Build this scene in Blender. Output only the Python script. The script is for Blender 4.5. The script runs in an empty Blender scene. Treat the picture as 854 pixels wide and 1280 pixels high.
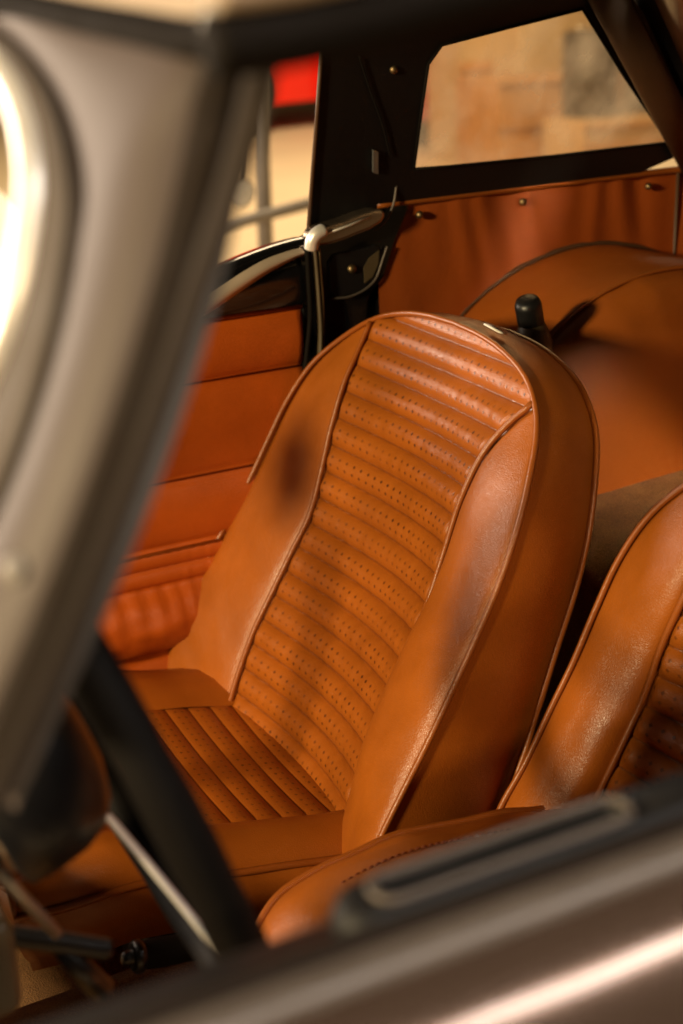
import bpy, math, random
from mathutils import Vector, noise
random.seed(4)
S = bpy.context.scene
COL = S.collection
R = math.radians

# ------------------------------------------------------------------ camera
FPX = 1778.0
CAM = Vector((0, 0, 1.25))
CR = Vector((0.8885, -0.4575, -0.0349)); CU = Vector((0.194, 0.3057, 0.9322)); CF = Vector((0.4158, 0.835, -0.3603))
def ray(px, py):
    return CF + CR * ((px - 427) / FPX) - CU * ((py - 640) / FPX)
def on(px, py, p, n):
    d = ray(px, py); p = Vector(p); n = Vector(n)
    return CAM + d * ((p - CAM).dot(n) / d.dot(n))
def atY(px, py, Y): return on(px, py, (0, Y, 0), (0, 1, 0))
def atZ(px, py, Z): return on(px, py, (0, 0, Z), (0, 0, 1))
def atX(px, py, X): return on(px, py, (X, 0, 0), (1, 0, 0))

cam_d = bpy.data.cameras.new('camera'); cam = bpy.data.objects.new('camera', cam_d); COL.objects.link(cam)
from mathutils import Matrix
cam.matrix_world = Matrix(((CR.x, CU.x, -CF.x, CAM.x), (CR.y, CU.y, -CF.y, CAM.y), (CR.z, CU.z, -CF.z, CAM.z), (0, 0, 0, 1)))
cam_d.sensor_fit = 'VERTICAL'; cam_d.sensor_height = 36; cam_d.lens = 50.0
cam_d.clip_start = 0.02; cam_d.clip_end = 200
cam_d.dof.use_dof = True; cam_d.dof.focus_distance = 1.60; cam_d.dof.aperture_fstop = 3.6
S.camera = cam

# ------------------------------------------------------------------ materials
def newmat(name):
    m = bpy.data.materials.new(name); m.use_nodes = True
    return m, m.node_tree.nodes, m.node_tree.links, m.node_tree.nodes['Principled BSDF']
def val(nd, links, op, a, b=None):
    n = nd.new('ShaderNodeMath'); n.operation = op
    for i, v in enumerate((a, b)):
        if v is None: continue
        if isinstance(v, (int, float)): n.inputs[i].default_value = v
        else: links.new(v, n.inputs[i])
    return n.outputs[0]
def simple(name, col, rough=0.5, metal=0.0, var=0.12, nscale=30, bump=0.0, bscale=200, coat=0.0, spec=0.5):
    m, nd, L, b = newmat(name)
    tc = nd.new('ShaderNodeTexCoord')
    n = nd.new('ShaderNodeTexNoise'); n.inputs['Scale'].default_value = nscale; n.inputs['Detail'].default_value = 5
    L.new(tc.outputs['Object'], n.inputs['Vector'])
    mx = nd.new('ShaderNodeMix'); mx.data_type = 'RGBA'
    mx.inputs['A'].default_value = (*[c * (1 - var) for c in col], 1); mx.inputs['B'].default_value = (*[min(1, c * (1 + var)) for c in col], 1)
    L.new(n.outputs['Fac'], mx.inputs['Factor']); L.new(mx.outputs['Result'], b.inputs['Base Color'])
    rr = nd.new('ShaderNodeMapRange'); rr.inputs['To Min'].default_value = max(0.02, rough * 0.8); rr.inputs['To Max'].default_value = min(1, rough * 1.25)
    L.new(n.outputs['Fac'], rr.inputs['Value']); L.new(rr.outputs['Result'], b.inputs['Roughness'])
    b.inputs['Metallic'].default_value = metal; b.inputs['Coat Weight'].default_value = coat
    b.inputs['Specular IOR Level'].default_value = spec
    if bump:
        n2 = nd.new('ShaderNodeTexNoise'); n2.inputs['Scale'].default_value = bscale; n2.inputs['Detail'].default_value = 3
        L.new(tc.outputs['Object'], n2.inputs['Vector'])
        bp = nd.new('ShaderNodeBump'); bp.inputs['Strength'].default_value = bump; bp.inputs['Distance'].default_value = 0.002
        L.new(n2.outputs['Fac'], bp.inputs['Height']); L.new(bp.outputs['Normal'], b.inputs['Normal'])
    return m
def leather(name, col, dots=False, rough=0.38, grain=0.21, var=0.8):
    m, nd, L, b = newmat(name)
    tc = nd.new('ShaderNodeTexCoord'); co = tc.outputs['Object']
    n1 = nd.new('ShaderNodeTexNoise'); n1.inputs['Scale'].default_value = 9; n1.inputs['Detail'].default_value = 6; n1.inputs['Roughness'].default_value = 0.6
    L.new(co, n1.inputs['Vector'])
    cr = nd.new('ShaderNodeValToRGB')
    cr.color_ramp.elements[0].position = 0.28; cr.color_ramp.elements[0].color = (*[c * (1 - .28 * var) for c in col], 1)
    cr.color_ramp.elements[1].position = 0.72; cr.color_ramp.elements[1].color = (col[0] * (1 + .12 * var), col[1] * (1 + .16 * var), col[2] * (1 + .25 * var), 1)
    L.new(n1.outputs['Fac'], cr.inputs['Fac'])
    colr = cr.outputs['Color']
    vo = nd.new('ShaderNodeTexVoronoi'); vo.inputs['Scale'].default_value = 420; vo.feature = 'DISTANCE_TO_EDGE'
    wn = nd.new('ShaderNodeTexNoise'); wn.inputs['Scale'].default_value = 120; wn.inputs['Detail'].default_value = 3
    L.new(co, wn.inputs['Vector'])
    mixv = nd.new('ShaderNodeVectorMath'); mixv.operation = 'MULTIPLY_ADD'
    mixv.inputs[1].default_value = (0.006, 0.006, 0.006); L.new(wn.outputs['Color'], mixv.inputs[0]); L.new(co, mixv.inputs[2])
    L.new(mixv.outputs[0], vo.inputs['Vector'])
    g = nd.new('ShaderNodeMapRange'); g.inputs['From Max'].default_value = 0.25; L.new(vo.outputs['Distance'], g.inputs['Value'])
    n3 = nd.new('ShaderNodeTexNoise'); n3.inputs['Scale'].default_value = 45; n3.inputs['Detail'].default_value = 5; L.new(co, n3.inputs['Vector'])
    h = val(nd, L, 'ADD', val(nd, L, 'MULTIPLY', g.outputs['Result'], 0.55), val(nd, L, 'MULTIPLY', n3.outputs['Fac'], 0.8))
    mpw = nd.new('ShaderNodeMapping'); mpw.inputs['Scale'].default_value = (18, 18, 150); L.new(co, mpw.inputs['Vector'])
    nw = nd.new('ShaderNodeTexNoise'); nw.inputs['Scale'].default_value = 1.0; nw.inputs['Detail'].default_value = 4; L.new(mpw.outputs[0], nw.inputs['Vector'])
    wm = nd.new('ShaderNodeMapRange'); wm.inputs['From Min'].default_value = 0.45; wm.inputs['From Max'].default_value = 0.65; L.new(n1.outputs['Fac'], wm.inputs['Value'])
    h = val(nd, L, 'ADD', h, val(nd, L, 'MULTIPLY', val(nd, L, 'MULTIPLY', nw.outputs['Fac'], wm.outputs['Result']), 1.3))
    rg = val(nd, L, 'ADD', val(nd, L, 'MULTIPLY', n3.outputs['Fac'], 0.22), rough - 0.11)
    if dots:
        uv = nd.new('ShaderNodeSeparateXYZ'); L.new(tc.outputs['UV'], uv.inputs[0])
        fx = val(nd, L, 'SUBTRACT', val(nd, L, 'FRACT', uv.outputs[0]), 0.5)
        dx = val(nd, L, 'MULTIPLY', fx, 0.0145)
        fy = val(nd, L, 'FRACT', uv.outputs[1])
        mask = None
        for rowp in (0.36, 0.66):
            dy = val(nd, L, 'MULTIPLY', val(nd, L, 'SUBTRACT', fy, rowp), 0.0355)
            dist = val(nd, L, 'ADD', val(nd, L, 'ABSOLUTE', dx), val(nd, L, 'ABSOLUTE', dy))
            mr = nd.new('ShaderNodeMapRange'); mr.inputs['From Min'].default_value = 0.0031; mr.inputs['From Max'].default_value = 0.0019
            L.new(dist, mr.inputs['Value'])
            mask = mr.outputs['Result'] if mask is None else val(nd, L, 'MAXIMUM', mask, mr.outputs['Result'])
        mxd = nd.new('ShaderNodeMix'); mxd.data_type = 'RGBA'
        nf = nd.new('ShaderNodeTexNoise'); nf.inputs['Scale'].default_value = 16; nf.inputs['Detail'].default_value = 3; L.new(co, nf.inputs['Vector'])
        nfr = nd.new('ShaderNodeMapRange'); nfr.inputs['From Min'].default_value = 0.35; nfr.inputs['From Max'].default_value = 0.65; nfr.inputs['To Min'].default_value = 0.3; nfr.inputs['To Max'].default_value = 0.85
        L.new(nf.outputs['Fac'], nfr.inputs['Value'])
        L.new(val(nd, L, 'MULTIPLY', mask, nfr.outputs['Result']), mxd.inputs['Factor']); L.new(colr, mxd.inputs['A']); mxd.inputs['B'].default_value = (0.03, 0.008, 0.002, 1)
        colr = mxd.outputs['Result']
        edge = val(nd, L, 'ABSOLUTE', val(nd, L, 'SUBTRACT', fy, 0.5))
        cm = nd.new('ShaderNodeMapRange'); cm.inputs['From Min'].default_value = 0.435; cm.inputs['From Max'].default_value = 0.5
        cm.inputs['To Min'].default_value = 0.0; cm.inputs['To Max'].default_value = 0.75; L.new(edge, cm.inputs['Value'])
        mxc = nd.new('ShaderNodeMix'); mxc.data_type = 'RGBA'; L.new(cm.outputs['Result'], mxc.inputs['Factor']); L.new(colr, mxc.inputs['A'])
        mxc.inputs['B'].default_value = (0.10, 0.022, 0.003, 1); colr = mxc.outputs['Result']  # shade in the rib creases painted into the colour
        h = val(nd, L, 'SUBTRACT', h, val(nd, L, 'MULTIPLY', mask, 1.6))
    L.new(colr, b.inputs['Base Color']); L.new(rg, b.inputs['Roughness'])
    bp = nd.new('ShaderNodeBump'); bp.inputs['Strength'].default_value = grain; bp.inputs['Distance'].default_value = 0.0016
    L.new(h, bp.inputs['Height']); L.new(bp.outputs['Normal'], b.inputs['Normal'])
    b.inputs['Specular IOR Level'].default_value = 0.5
    return m
TAN = (0.36, 0.095, 0.008)
M = {}
M['leather'] = leather('tan_leather', TAN)
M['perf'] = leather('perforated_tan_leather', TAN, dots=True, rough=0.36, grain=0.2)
M['piping'] = leather('piping_leather', (0.30, 0.078, 0.010), rough=0.34, grain=0.15)
M['trim'] = leather('trim_leather', (0.33, 0.066, 0.007), rough=0.46, grain=0.3, var=0.3)
M['arch'] = leather('arch_leather', (0.32, 0.078, 0.007), rough=0.42, grain=0.25, var=0.4)
M['door_leather'] = leather('door_leather', (0.46, 0.085, 0.006), rough=0.40, grain=0.25)
M['black_vinyl'] = simple('black_vinyl', (0.0045, 0.004, 0.004), 0.5, bump=0.2, bscale=300, spec=0.3)
M['black_paint'] = simple('black_paint', (0.004, 0.004, 0.0045), 0.16, coat=0.3)
M['black_plastic'] = simple('black_plastic', (0.006, 0.0058, 0.0062), 0.38, bump=0.1)
M['hub_black'] = simple('hub_black', (0.007, 0.007, 0.0085), 0.34, spec=0.28)
M['pull_black'] = simple('pull_black', (0.009, 0.008, 0.0075), 0.55, bump=0.1, spec=0.25)
M['rim_black'] = simple('rim_black', (0.004, 0.003, 0.0025), 0.65, bump=0.2, spec=0.12)
M['rubber'] = simple('rubber', (0.006, 0.0042, 0.003), 0.8, spec=0.12, bump=0.15)
M['seal'] = simple('seal_rubber', (0.014, 0.009, 0.006), 0.75, spec=0.15, bump=0.15)
M['chrome'] = simple('chrome', (0.82, 0.80, 0.77), 0.12, metal=1.0, var=0.05)
M['dull_chrome'] = simple('dull_chrome', (0.62, 0.56, 0.50), 0.3, metal=1.0, var=0.15, nscale=60)
M['bright_trim'] = simple('bright_aluminium', (0.92, 0.88, 0.82), 0.38, metal=0.55, var=0.04)
M['glass_rubber'] = simple('taupe_rubber', (0.062, 0.047, 0.038), 0.65)
M['lip'] = simple('seal_lip', (0.026, 0.018, 0.013), 0.7, spec=0.25)
M['weather'] = simple('weather_strip', (0.50, 0.40, 0.31), 0.38, metal=0.35)
M['strip'] = simple('satin_strip', (0.55, 0.43, 0.33), 0.22, metal=0.95)
M['dark_moulding'] = simple('dull_moulding', (0.11, 0.088, 0.072), 0.45, metal=0.3)
M['grey_metal'] = simple('grey_metal', (0.35, 0.34, 0.33), 0.35, metal=0.8)
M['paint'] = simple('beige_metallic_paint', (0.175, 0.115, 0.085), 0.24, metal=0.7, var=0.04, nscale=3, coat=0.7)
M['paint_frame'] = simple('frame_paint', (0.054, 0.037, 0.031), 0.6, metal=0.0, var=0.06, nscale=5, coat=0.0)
M['hood_out'] = simple('hood_beige_trim', (0.42, 0.33, 0.25), 0.55, bump=0.2)
M['brown_vinyl'] = simple('brown_vinyl', (0.075, 0.036, 0.016), 0.5, bump=0.2)
M['seam_dark'] = simple('seam_dark', (0.22, 0.04, 0.004), 0.6)
M['white'] = simple('white_tag', (0.75, 0.70, 0.6), 0.5)
M['brass'] = simple('brass', (0.24, 0.17, 0.085), 0.45, metal=1.0)
M['red'] = simple('red_paint', (0.75, 0.012, 0.005), 0.2, var=0.04, coat=0.8)
M['tyre'] = simple('tyre', (0.02, 0.018, 0.016), 0.8)
M['wood'] = simple('wood', (0.48, 0.25, 0.08), 0.6, var=0.3, nscale=8)
M['pale_wood'] = simple('pale_wood', (0.50, 0.37, 0.2), 0.65, var=0.25, nscale=8)
M['dark'] = simple('dark_grey', (0.05, 0.045, 0.04), 0.5)
M['grey'] = simple('grey_paint', (0.20, 0.18, 0.16), 0.5)
M['card'] = simple('cardboard', (0.50, 0.33, 0.16), 0.8, var=0.2, nscale=6)
M['wall'] = simple('plaster', (0.52, 0.42, 0.29), 0.85, var=0.18, nscale=1.2, bump=0.2, bscale=20)
M['ground'] = simple('concrete', (0.55, 0.44, 0.29), 0.6, var=0.15, nscale=1.5, bump=0.1, bscale=40)
M['brownish'] = simple('brown_cover', (0.085, 0.06, 0.03), 0.45)
def glassy(name, tint, haze, rough):
    m, nd, L, b = newmat(name)
    out = nd['Material Output']
    if haze > .1:
        tr = nd.new('ShaderNodeBsdfRefraction'); tr.inputs['IOR'].default_value = 1.045; tr.inputs['Roughness'].default_value = .15
    else:
        tr = nd.new('ShaderNodeBsdfTransparent')
    tr.inputs['Color'].default_value = (*tint, 1)
    gl = nd.new('ShaderNodeBsdfGlossy'); gl.inputs['Roughness'].default_value = rough
    di = nd.new('ShaderNodeBsdfTranslucent'); di.inputs['Color'].default_value = (0.75, 0.62, 0.42, 1)
    fr = nd.new('ShaderNodeFresnel'); fr.inputs['IOR'].default_value = 1.45
    tc = nd.new('ShaderNodeTexCoord'); n = nd.new('ShaderNodeTexNoise'); n.inputs['Scale'].default_value = 14; n.inputs['Detail'].default_value = 8
    L.new(tc.outputs['Object'], n.inputs['Vector'])
    mp = nd.new('ShaderNodeMapRange'); mp.inputs['From Min'].default_value = 0.35; mp.inputs['From Max'].default_value = 0.75
    mp.inputs['To Min'].default_value = haze * 0.4; mp.inputs['To Max'].default_value = haze * 1.8; L.new(n.outputs['Fac'], mp.inputs['Value'])
    m1 = nd.new('ShaderNodeMixShader'); L.new(mp.outputs['Result'], m1.inputs[0]); L.new(tr.outputs[0], m1.inputs[1]); L.new(di.outputs[0], m1.inputs[2])
    m2 = nd.new('ShaderNodeMixShader'); L.new(val(nd, L, 'MULTIPLY', fr.outputs[0], .35 if haze < .1 else 1.0), m2.inputs[0]); L.new(m1.outputs[0], m2.inputs[1]); L.new(gl.outputs[0], m2.inputs[2])
    L.new(m2.outputs[0], out.inputs['Surface'])
    return m
M['glass'] = glassy('windscreen_glass', (0.93, 0.95, 0.93), 0.01, 0.02)
M['clear_vinyl'] = glassy('clear_vinyl', (0.78, 0.66, 0.47), 0.22, 0.15)
def carpet_mat():
    m, nd, L, b = newmat('tan_carpet')
    tc = nd.new('ShaderNodeTexCoord')
    n = nd.new('ShaderNodeTexNoise'); n.inputs['Scale'].default_value = 520; n.inputs['Detail'].default_value = 4
    n2 = nd.new('ShaderNodeTexNoise'); n2.inputs['Scale'].default_value = 22; n2.inputs['Detail'].default_value = 5
    L.new(tc.outputs['Object'], n.inputs['Vector']); L.new(tc.outputs['Object'], n2.inputs['Vector'])
    s = val(nd, L, 'ADD', val(nd, L, 'MULTIPLY', n.outputs['Fac'], 0.6), val(nd, L, 'MULTIPLY', n2.outputs['Fac'], 0.4))
    cr = nd.new('ShaderNodeValToRGB'); cr.color_ramp.elements[0].position = 0.3; cr.color_ramp.elements[0].color = (0.09, 0.040, 0.012, 1)
    cr.color_ramp.elements[1].position = 0.68; cr.color_ramp.elements[1].color = (0.40, 0.20, 0.065, 1)
    L.new(s, cr.inputs['Fac']); L.new(cr.outputs['Color'], b.inputs['Base Color'])
    b.inputs['Roughness'].default_value = 0.95; b.inputs['Specular IOR Level'].default_value = 0.1
    b.inputs['Sheen Weight'].default_value = 0.05
    bp = nd.new('ShaderNodeBump'); bp.inputs['Strength'].default_value = 0.8; bp.inputs['Distance'].default_value = 0.003
    L.new(n.outputs['Fac'], bp.inputs['Height']); L.new(bp.outputs['Normal'], b.inputs['Normal'])
    return m
M['carpet'] = carpet_mat()

# ------------------------------------------------------------------ mesh helpers
class MB:
    def __init__(s): s.v = []; s.f = []; s.uv = {}
    def grid(s, rows, uvs=None, closed=False, skip=None, flip=False):
        o = len(s.v); nr = len(rows); nc = len(rows[0])
        for r in rows: s.v += [tuple(p) for p in r]
        if uvs:
            k = o
            for r in uvs:
                for q in r: s.uv[k] = q; k += 1
        for i in range(nr - 1):
            for j in range(nc if closed else nc - 1):
                if skip and skip(i, j): continue
                j2 = (j + 1) % nc
                f = (o + i * nc + j, o + i * nc + j2, o + (i + 1) * nc + j2, o + (i + 1) * nc + j)
                s.f.append(f[::-1] if flip else f)
        return s
    def tube(s, path, r, n=10, caps=True, flat=1.0, updir=None):
        path = [Vector(p) for p in path]; rows = []; N = len(path)
        t0 = (path[1] - path[0]).normalized()
        a = Vector(updir) if updir else (Vector((0, 0, 1)) if abs(t0.z) < 0.9 else Vector((1, 0, 0)))
        for i, p in enumerate(path):
            t = (path[min(i + 1, N - 1)] - path[max(i - 1, 0)]).normalized()
            a = (a - t * a.dot(t)).normalized(); bb = t.cross(a)
            rr = r[i] if isinstance(r, (list, tuple)) else r
            rows.append([p + (a * math.cos(2 * math.pi * k / n) * flat + bb * math.sin(2 * math.pi * k / n)) * rr for k in range(n)])
        o = len(s.v); s.grid(rows, closed=True)
        if caps:
            s.f.append(tuple(range(o, o + n))[::-1]); s.f.append(tuple(range(o + (N - 1) * n, o + N * n)))
        return s
    def ring(s, path, r, n=10):
        path = [Vector(p) for p in path]; N = len(path); c = sum(path, Vector()) / N; rows = []
        for i, p in enumerate(path):
            t = (path[(i + 1) % N] - path[i - 1]).normalized(); a = (p - c); a = (a - t * a.dot(t)).normalized(); bb = t.cross(a)
            rr = r[i] if isinstance(r, (list, tuple)) else r
            rows.append([p + (a * math.cos(2 * math.pi * k / n) + bb * math.sin(2 * math.pi * k / n)) * rr for k in range(n)])
        rows.append(rows[0]); return s.grid(rows, closed=True)
    def poly(s, pts):
        o = len(s.v); s.v += [tuple(p) for p in pts]; s.f.append(tuple(range(o, o + len(pts)))); return s
    def prism(s, pts, d):
        """closed polygon pts extruded by vector d"""
        d = Vector(d); o = len(s.v); n = len(pts)
        s.v += [tuple(p) for p in pts] + [tuple(Vector(p) + d) for p in pts]
        s.f.append(tuple(range(o, o + n))[::-1]); s.f.append(tuple(range(o + n, o + 2 * n)))
        for i in range(n): s.f.append((o + i, o + (i + 1) % n, o + n + (i + 1) % n, o + n + i))
        return s
    def box(s, lo, hi):
        x0, y0, z0 = lo; x1, y1, z1 = hi
        return s.prism([(x0, y0, z0), (x1, y0, z0), (x1, y1, z0), (x0, y1, z0)], (0, 0, z1 - z0))
    def lathe(s, prof, base, axis, n=24):
        """prof: (radius, height along axis)"""
        ax = Vector(axis).normalized(); a = ax.orthogonal().normalized(); bb = ax.cross(a); base = Vector(base)
        rows = [[base + ax * h + (a * math.cos(2 * math.pi * k / n) + bb * math.sin(2 * math.pi * k / n)) * max(r, 1e-5) for k in range(n)] for r, h in prof]
        return s.grid(rows, closed=True)
    def build(s, name, mat, parent=None, smooth=True, bevel=0, subsurf=0, angle=None, label=None):
        me = bpy.data.meshes.new(name); me.from_pydata(s.v, [], s.f); me.update()
        if s.uv:
            ul = me.uv_layers.new(name='UVMap')
            for lp in me.loops: ul.data[lp.index].uv = s.uv.get(lp.vertex_index, (0, 0))
        o = bpy.data.objects.new(name, me); COL.objects.link(o); me.materials.append(M[mat] if isinstance(mat, str) else mat)
        import bmesh
        bm = bmesh.new(); bm.from_mesh(me); bmesh.ops.recalc_face_normals(bm, faces=bm.faces); bm.to_mesh(me); bm.free()
        if smooth:
            for p in me.polygons: p.use_smooth = True
            if angle is not None: me.set_sharp_from_angle(angle=R(angle))
        if bevel:
            md = o.modifiers.new('bevel', 'BEVEL'); md.width = bevel; md.segments = 3; md.limit_method = 'ANGLE'; md.angle_limit = R(35)
        if subsurf:
            md = o.modifiers.new('sub', 'SUBSURF'); md.levels = subsurf; md.render_levels = subsurf
        if parent is not None:
            o.parent = parent
            if parent.type == 'MESH' or True: o.matrix_parent_inverse = parent.matrix_world.inverted() if parent.matrix_world else Matrix()
        if label: o['label'] = label
        return o
def thing(name, label, cat, loc=(0, 0, 0), group=None):
    o = bpy.data.objects.new(name, None); COL.objects.link(o); o.location = loc; o.empty_display_size = 0.05
    o.matrix_world = Matrix.Translation(loc)
    o['label'] = label; o['category'] = cat
    if group: o['group'] = group
    return o
def tag(o, label, cat, group=None, kind=None):
    if label: o['label'] = label
    if cat: o['category'] = cat
    if group: o['group'] = group
    if kind: o['kind'] = kind
    return o
def interp(tab, x):
    if x <= tab[0][0]: return tab[0][1]
    for i in range(len(tab) - 1):
        (x0, y0), (x1, y1) = tab[i], tab[i + 1]
        if x <= x1:
            m = lambda k: 0 if k <= 0 or k >= len(tab) - 1 else (tab[k + 1][1] - tab[k - 1][1]) / (tab[k + 1][0] - tab[k - 1][0])
            h = x1 - x0; t = (x - x0) / h
            return (2*t**3 - 3*t*t + 1) * y0 + (t**3 - 2*t*t + t) * h * m(i) + (-2*t**3 + 3*t*t) * y1 + (t**3 - t*t) * h * m(i + 1)
    return tab[-1][1]
def spline(pts, n=8):
    pts = [Vector(p) for p in pts]; out = []
    for i in range(len(pts) - 1):
        p0 = pts[max(i - 1, 0)]; p1 = pts[i]; p2 = pts[i + 1]; p3 = pts[min(i + 2, len(pts) - 1)]
        for k in range(n):
            t = k / n
            out.append(0.5 * ((2 * p1) + (p2 - p0) * t + (2*p0 - 5*p1 + 4*p2 - p3) * t*t + (-p0 + 3*p1 - 3*p2 + p3) * t**3))
    out.append(pts[-1]); return out
def lerp(a, b, t): return a + (b - a) * t
def nz(p, s): return noise.noise(Vector(p) * s)

# ------------------------------------------------------------------ seats
HWO = [(-.16, .285), (-.06, .298), (.0, .302), (.08, .303), (.14, .298), (.2, .295), (.26, .291), (.32, .288), (.38, .28), (.43, .264), (.47, .240), (.505, .205), (.53, .162), (.546, .105), (.553, .05), (.555, 0)]
WO = [(-.16, -.06), (-.12, .02), (-.08, .066), (-.03, .088), (.02, .090), (.08, .08), (.14, .063), (.2, .05), (.26, .037), (.32, .027), (.38, .019), (.44, .008), (.5, -.011), (.555, -.02)]
WI = [(-.16, -.06), (-.12, .0), (-.08, .032), (-.03, .045), (.08, .04), (.14, .03), (.2, .02), (.26, .011), (.32, .010), (.38, .011), (.44, .006), (.5, -.010), (.555, -.02)]
HIN = [(-.16, .172), (-.06, .172), (.08, .172), (.14, .168), (.2, .162), (.26, .157), (.32, .157), (.38, .160), (.44, .170), (.48, .186), (.507, .204), (.56, .21)]
HIF = [(-.16, .158), (-.06, .158), (.08, .160), (.2, .155), (.26, .150), (.32, .154), (.40, .160), (.46, .168), (.50, .176), (.521, .178), (.56, .179)]
PITCH = .0355
def vtop(u):
    u = abs(u)
    lo, hi = .3, .555
    for _ in range(30):
        mid = (lo + hi) / 2
        if interp(HWO, mid) > u: lo = mid
        else: hi = mid
    return lo
def make_seat(name, label, X0, CY, Z0, lean, mir, cush, wide=0.0):
    HIN_ = [(a, b + wide * max(0, min(1, (.45 - a) / .15))) for a, b in HIN]
    t = thing(name, label, 'car seat', (X0 - .15, CY, .15), 'front seats')
    L = R(lean); sl, cl = math.sin(L), math.cos(L)
    def P(u, v, w): return Vector((X0 + v * sl - w * cl, CY - mir * u, Z0 + v * cl + w * sl))
    # --- cover: bolsters + boxing + back
    mb = MB()
    for sgn, HI, vm in ((1, HIN_, .507), (-1, HIF, .520)):
        rows = []; NT, NQ = 80, 26
        for i in range(NT + 1):
            tt = i / NT; v = lerp(-.16, vm, tt)
            vo = v
            hi, ho = interp(HI, v), interp(HWO, vo)
            wi, wo = interp(WI, v) - .004, interp(WO, vo)
            span = max(0, ho - hi)
            B = (1.0 if sgn > 0 else .28) * interp([(-.16, .0), (-.08, .008), (.03, .020), (.12, .030), (.21, .027), (.30, .016), (.38, .014), (.5, .006), (.54, .0)], v) * min(1, span / .1)
            row = []
            for j in range(NQ + 1):
                q = j / NQ
                u = lerp(hi, ho, q); w = lerp(wi, wo, q) + B * (math.sin(math.pi * q ** .75) ** .7) - .006 * math.exp(-(q / .05) ** 2) - .004 * math.exp(-((1 - q) / .05) ** 2)
                u -= .010 * math.sin(math.pi * min(1, q * 2)) * min(1, B / .03)
                p = P(sgn * u, v, w)
                w2 = .0022 * nz(p + Vector((sgn, 0, 0)), 14) + .0012 * nz(p, 38)
                p = P(sgn * u, v, w + w2 * math.sin(math.pi * q))
                row.append(p)
            rows.append(row)
        mb.grid(rows)
    # outline samples far -> top -> near
    vs = [lerp(-.16, .40, i / 56) for i in range(57)] + [.41, .42, .43, .44, .45, .46, .47, .48, .49, .498, .505, .512, .52, .527, .533, .539, .544, .548, .551, .553, .5545]
    out = [(-interp(HWO, v), v) for v in vs] + [(0, .555)] + [(interp(HWO, v), v) for v in vs[::-1]]
    def outer(u, v): return P(u, v, interp(WO, v))
    rear = []
    rows = [[], [], [], [], [], []]
    for (u, v) in out:
        k = max(0, min(1, (v - .38) / .17))
        ur = u * (1 - .075 - .02 * k); vr = v + .004 * k
        wr = interp(WO, v) - interp([(-.16, .10), (0, .165), (.12, .150), (.25, .125), (.38, .108), (.47, .095), (.555, .080)], v)
        for q, rowl in enumerate(rows):
            f = q / 5; bulge = .008 * math.sin(math.pi * f)
            uu = lerp(u, ur, f) + math.copysign(bulge * (1 - k), u if u else 1); vv = lerp(v, vr, f) + bulge * k
            p = P(uu, vv, lerp(interp(WO, v), wr, f)); p += Vector((0, .002, .001)) * nz(p, 22) * math.sin(math.pi * f)
            rowl.append(p)
        rear.append((ur, vr, wr))
    mb.grid(rows)
    n = len(rear) // 2; brow = []
    for i in range(n + 1):
        a, b = rear[i], rear[-1 - i]
        brow.append([P(lerp(a[0], b[0], k / 10), a[1] - 0, a[2] - .03 * math.sin(math.pi * k / 10) * min(1, abs(a[0]) / .1)) for k in range(11)])
    mb.grid(brow)
    back = mb.build('backrest', 'leather', t)
    # --- piping
    pp = [outer(u, v) + (P(0, 0, .003) - P(0, 0, 0)) for u, v in out if v > -.13]
    MB().tube(pp, .0036, 8).build('outer_piping', 'piping', back)
    MB().tube([P(a[0] * 1.01, a[1] + .001, a[2]) for a in rear if a[1] > 0], .0040, 8).build('rear_piping', 'piping', back)
    for sgn, HI, vm in ((1, HIN_, .505), (-1, HIF, .519)):
        pth = [P(sgn * interp(HI, v), v, interp(WI, v) + .0035) for v in [lerp(-.13, vm, i / 60) for i in range(61)]]
        MB().tube(pth, .0036, 8).build('inner_piping', 'piping', back)
    # --- ribbed insert
    rows = []; uvs = []; NV, NU = 340, 90
    for i in range(NV + 1):
        tt = i / NV; row = []; ur = []
        for j in range(NU + 1):
            s = j / NU; v = lerp(-.13, .555, tt)
            for _ in range(3):
                hn, hf = interp(HIN_, v), interp(HIF, v); u = lerp(-hf, hn, s)
                v = lerp(-.13, min(vtop(u), .555), tt)
            e = 1 - (2 * s - 1) ** 2
            arch = .004 * e
            ph = (v + arch * .3) / PITCH
            fr = ph - math.floor(ph)
            ed = min(1, (1 - abs(2 * s - 1)) / .06)
            rib = (.0112 + .0018 * nz((math.floor(ph) * 3.1, CY, u * 6), 1)) * (max(0, math.sin(math.pi * fr)) ** .56) * (0.35 + .65 * ed)
            vt = (v - .45) / .105
            top = max(0, vt)
            w = interp(WI, v) - .024 * e * (1 - .55 * max(0, min(1, vt))) - .004 + rib * (1 - .5 * (1 - ed))
            w += .0012 * nz((u * 3, v, CY), 25)
            if v > .55 - .012: w -= .004 * ((v - .538) / .012)
            row.append(P(u, v, w)); ur.append((u / .0145 + 100 + .03 * nz((u * 20, v * 60, 1), 2), ph + 100))
        rows.append(row); uvs.append(ur)
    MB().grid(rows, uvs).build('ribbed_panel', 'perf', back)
    if name == 'passenger_seat':
        # small cream tag on the top edge
        c = P(.066, .5625, -.030); ax = (P(.09, .560, -.032) - P(.05, .5645, -.028)).normalized(); up = (P(0, .1, 0) - P(0, 0, 0)).normalized(); fw = ax.cross(up).normalized()
        lb = MB().prism([c + ax * a + fw * b for a, b in ((-.015, -.006), (.015, -.006), (.015, .006), (-.015, .006))], up * .002).build('maker_tag', 'white', back)
        MB().prism([c + up * .0022 + ax * a + fw * b for a, b in ((-.003, -.003), (.004, -.003), (.004, .003), (-.003, .003))], up * .0006).build('tag_emblem', 'dark', back)
        s0 = P(.208, .475, -.072)
        MB().lathe([(.0, .004), (.003, .003), (.004, 0)], s0, (0.1, -1, .2), 10).build('stud', 'brass', back)
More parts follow.
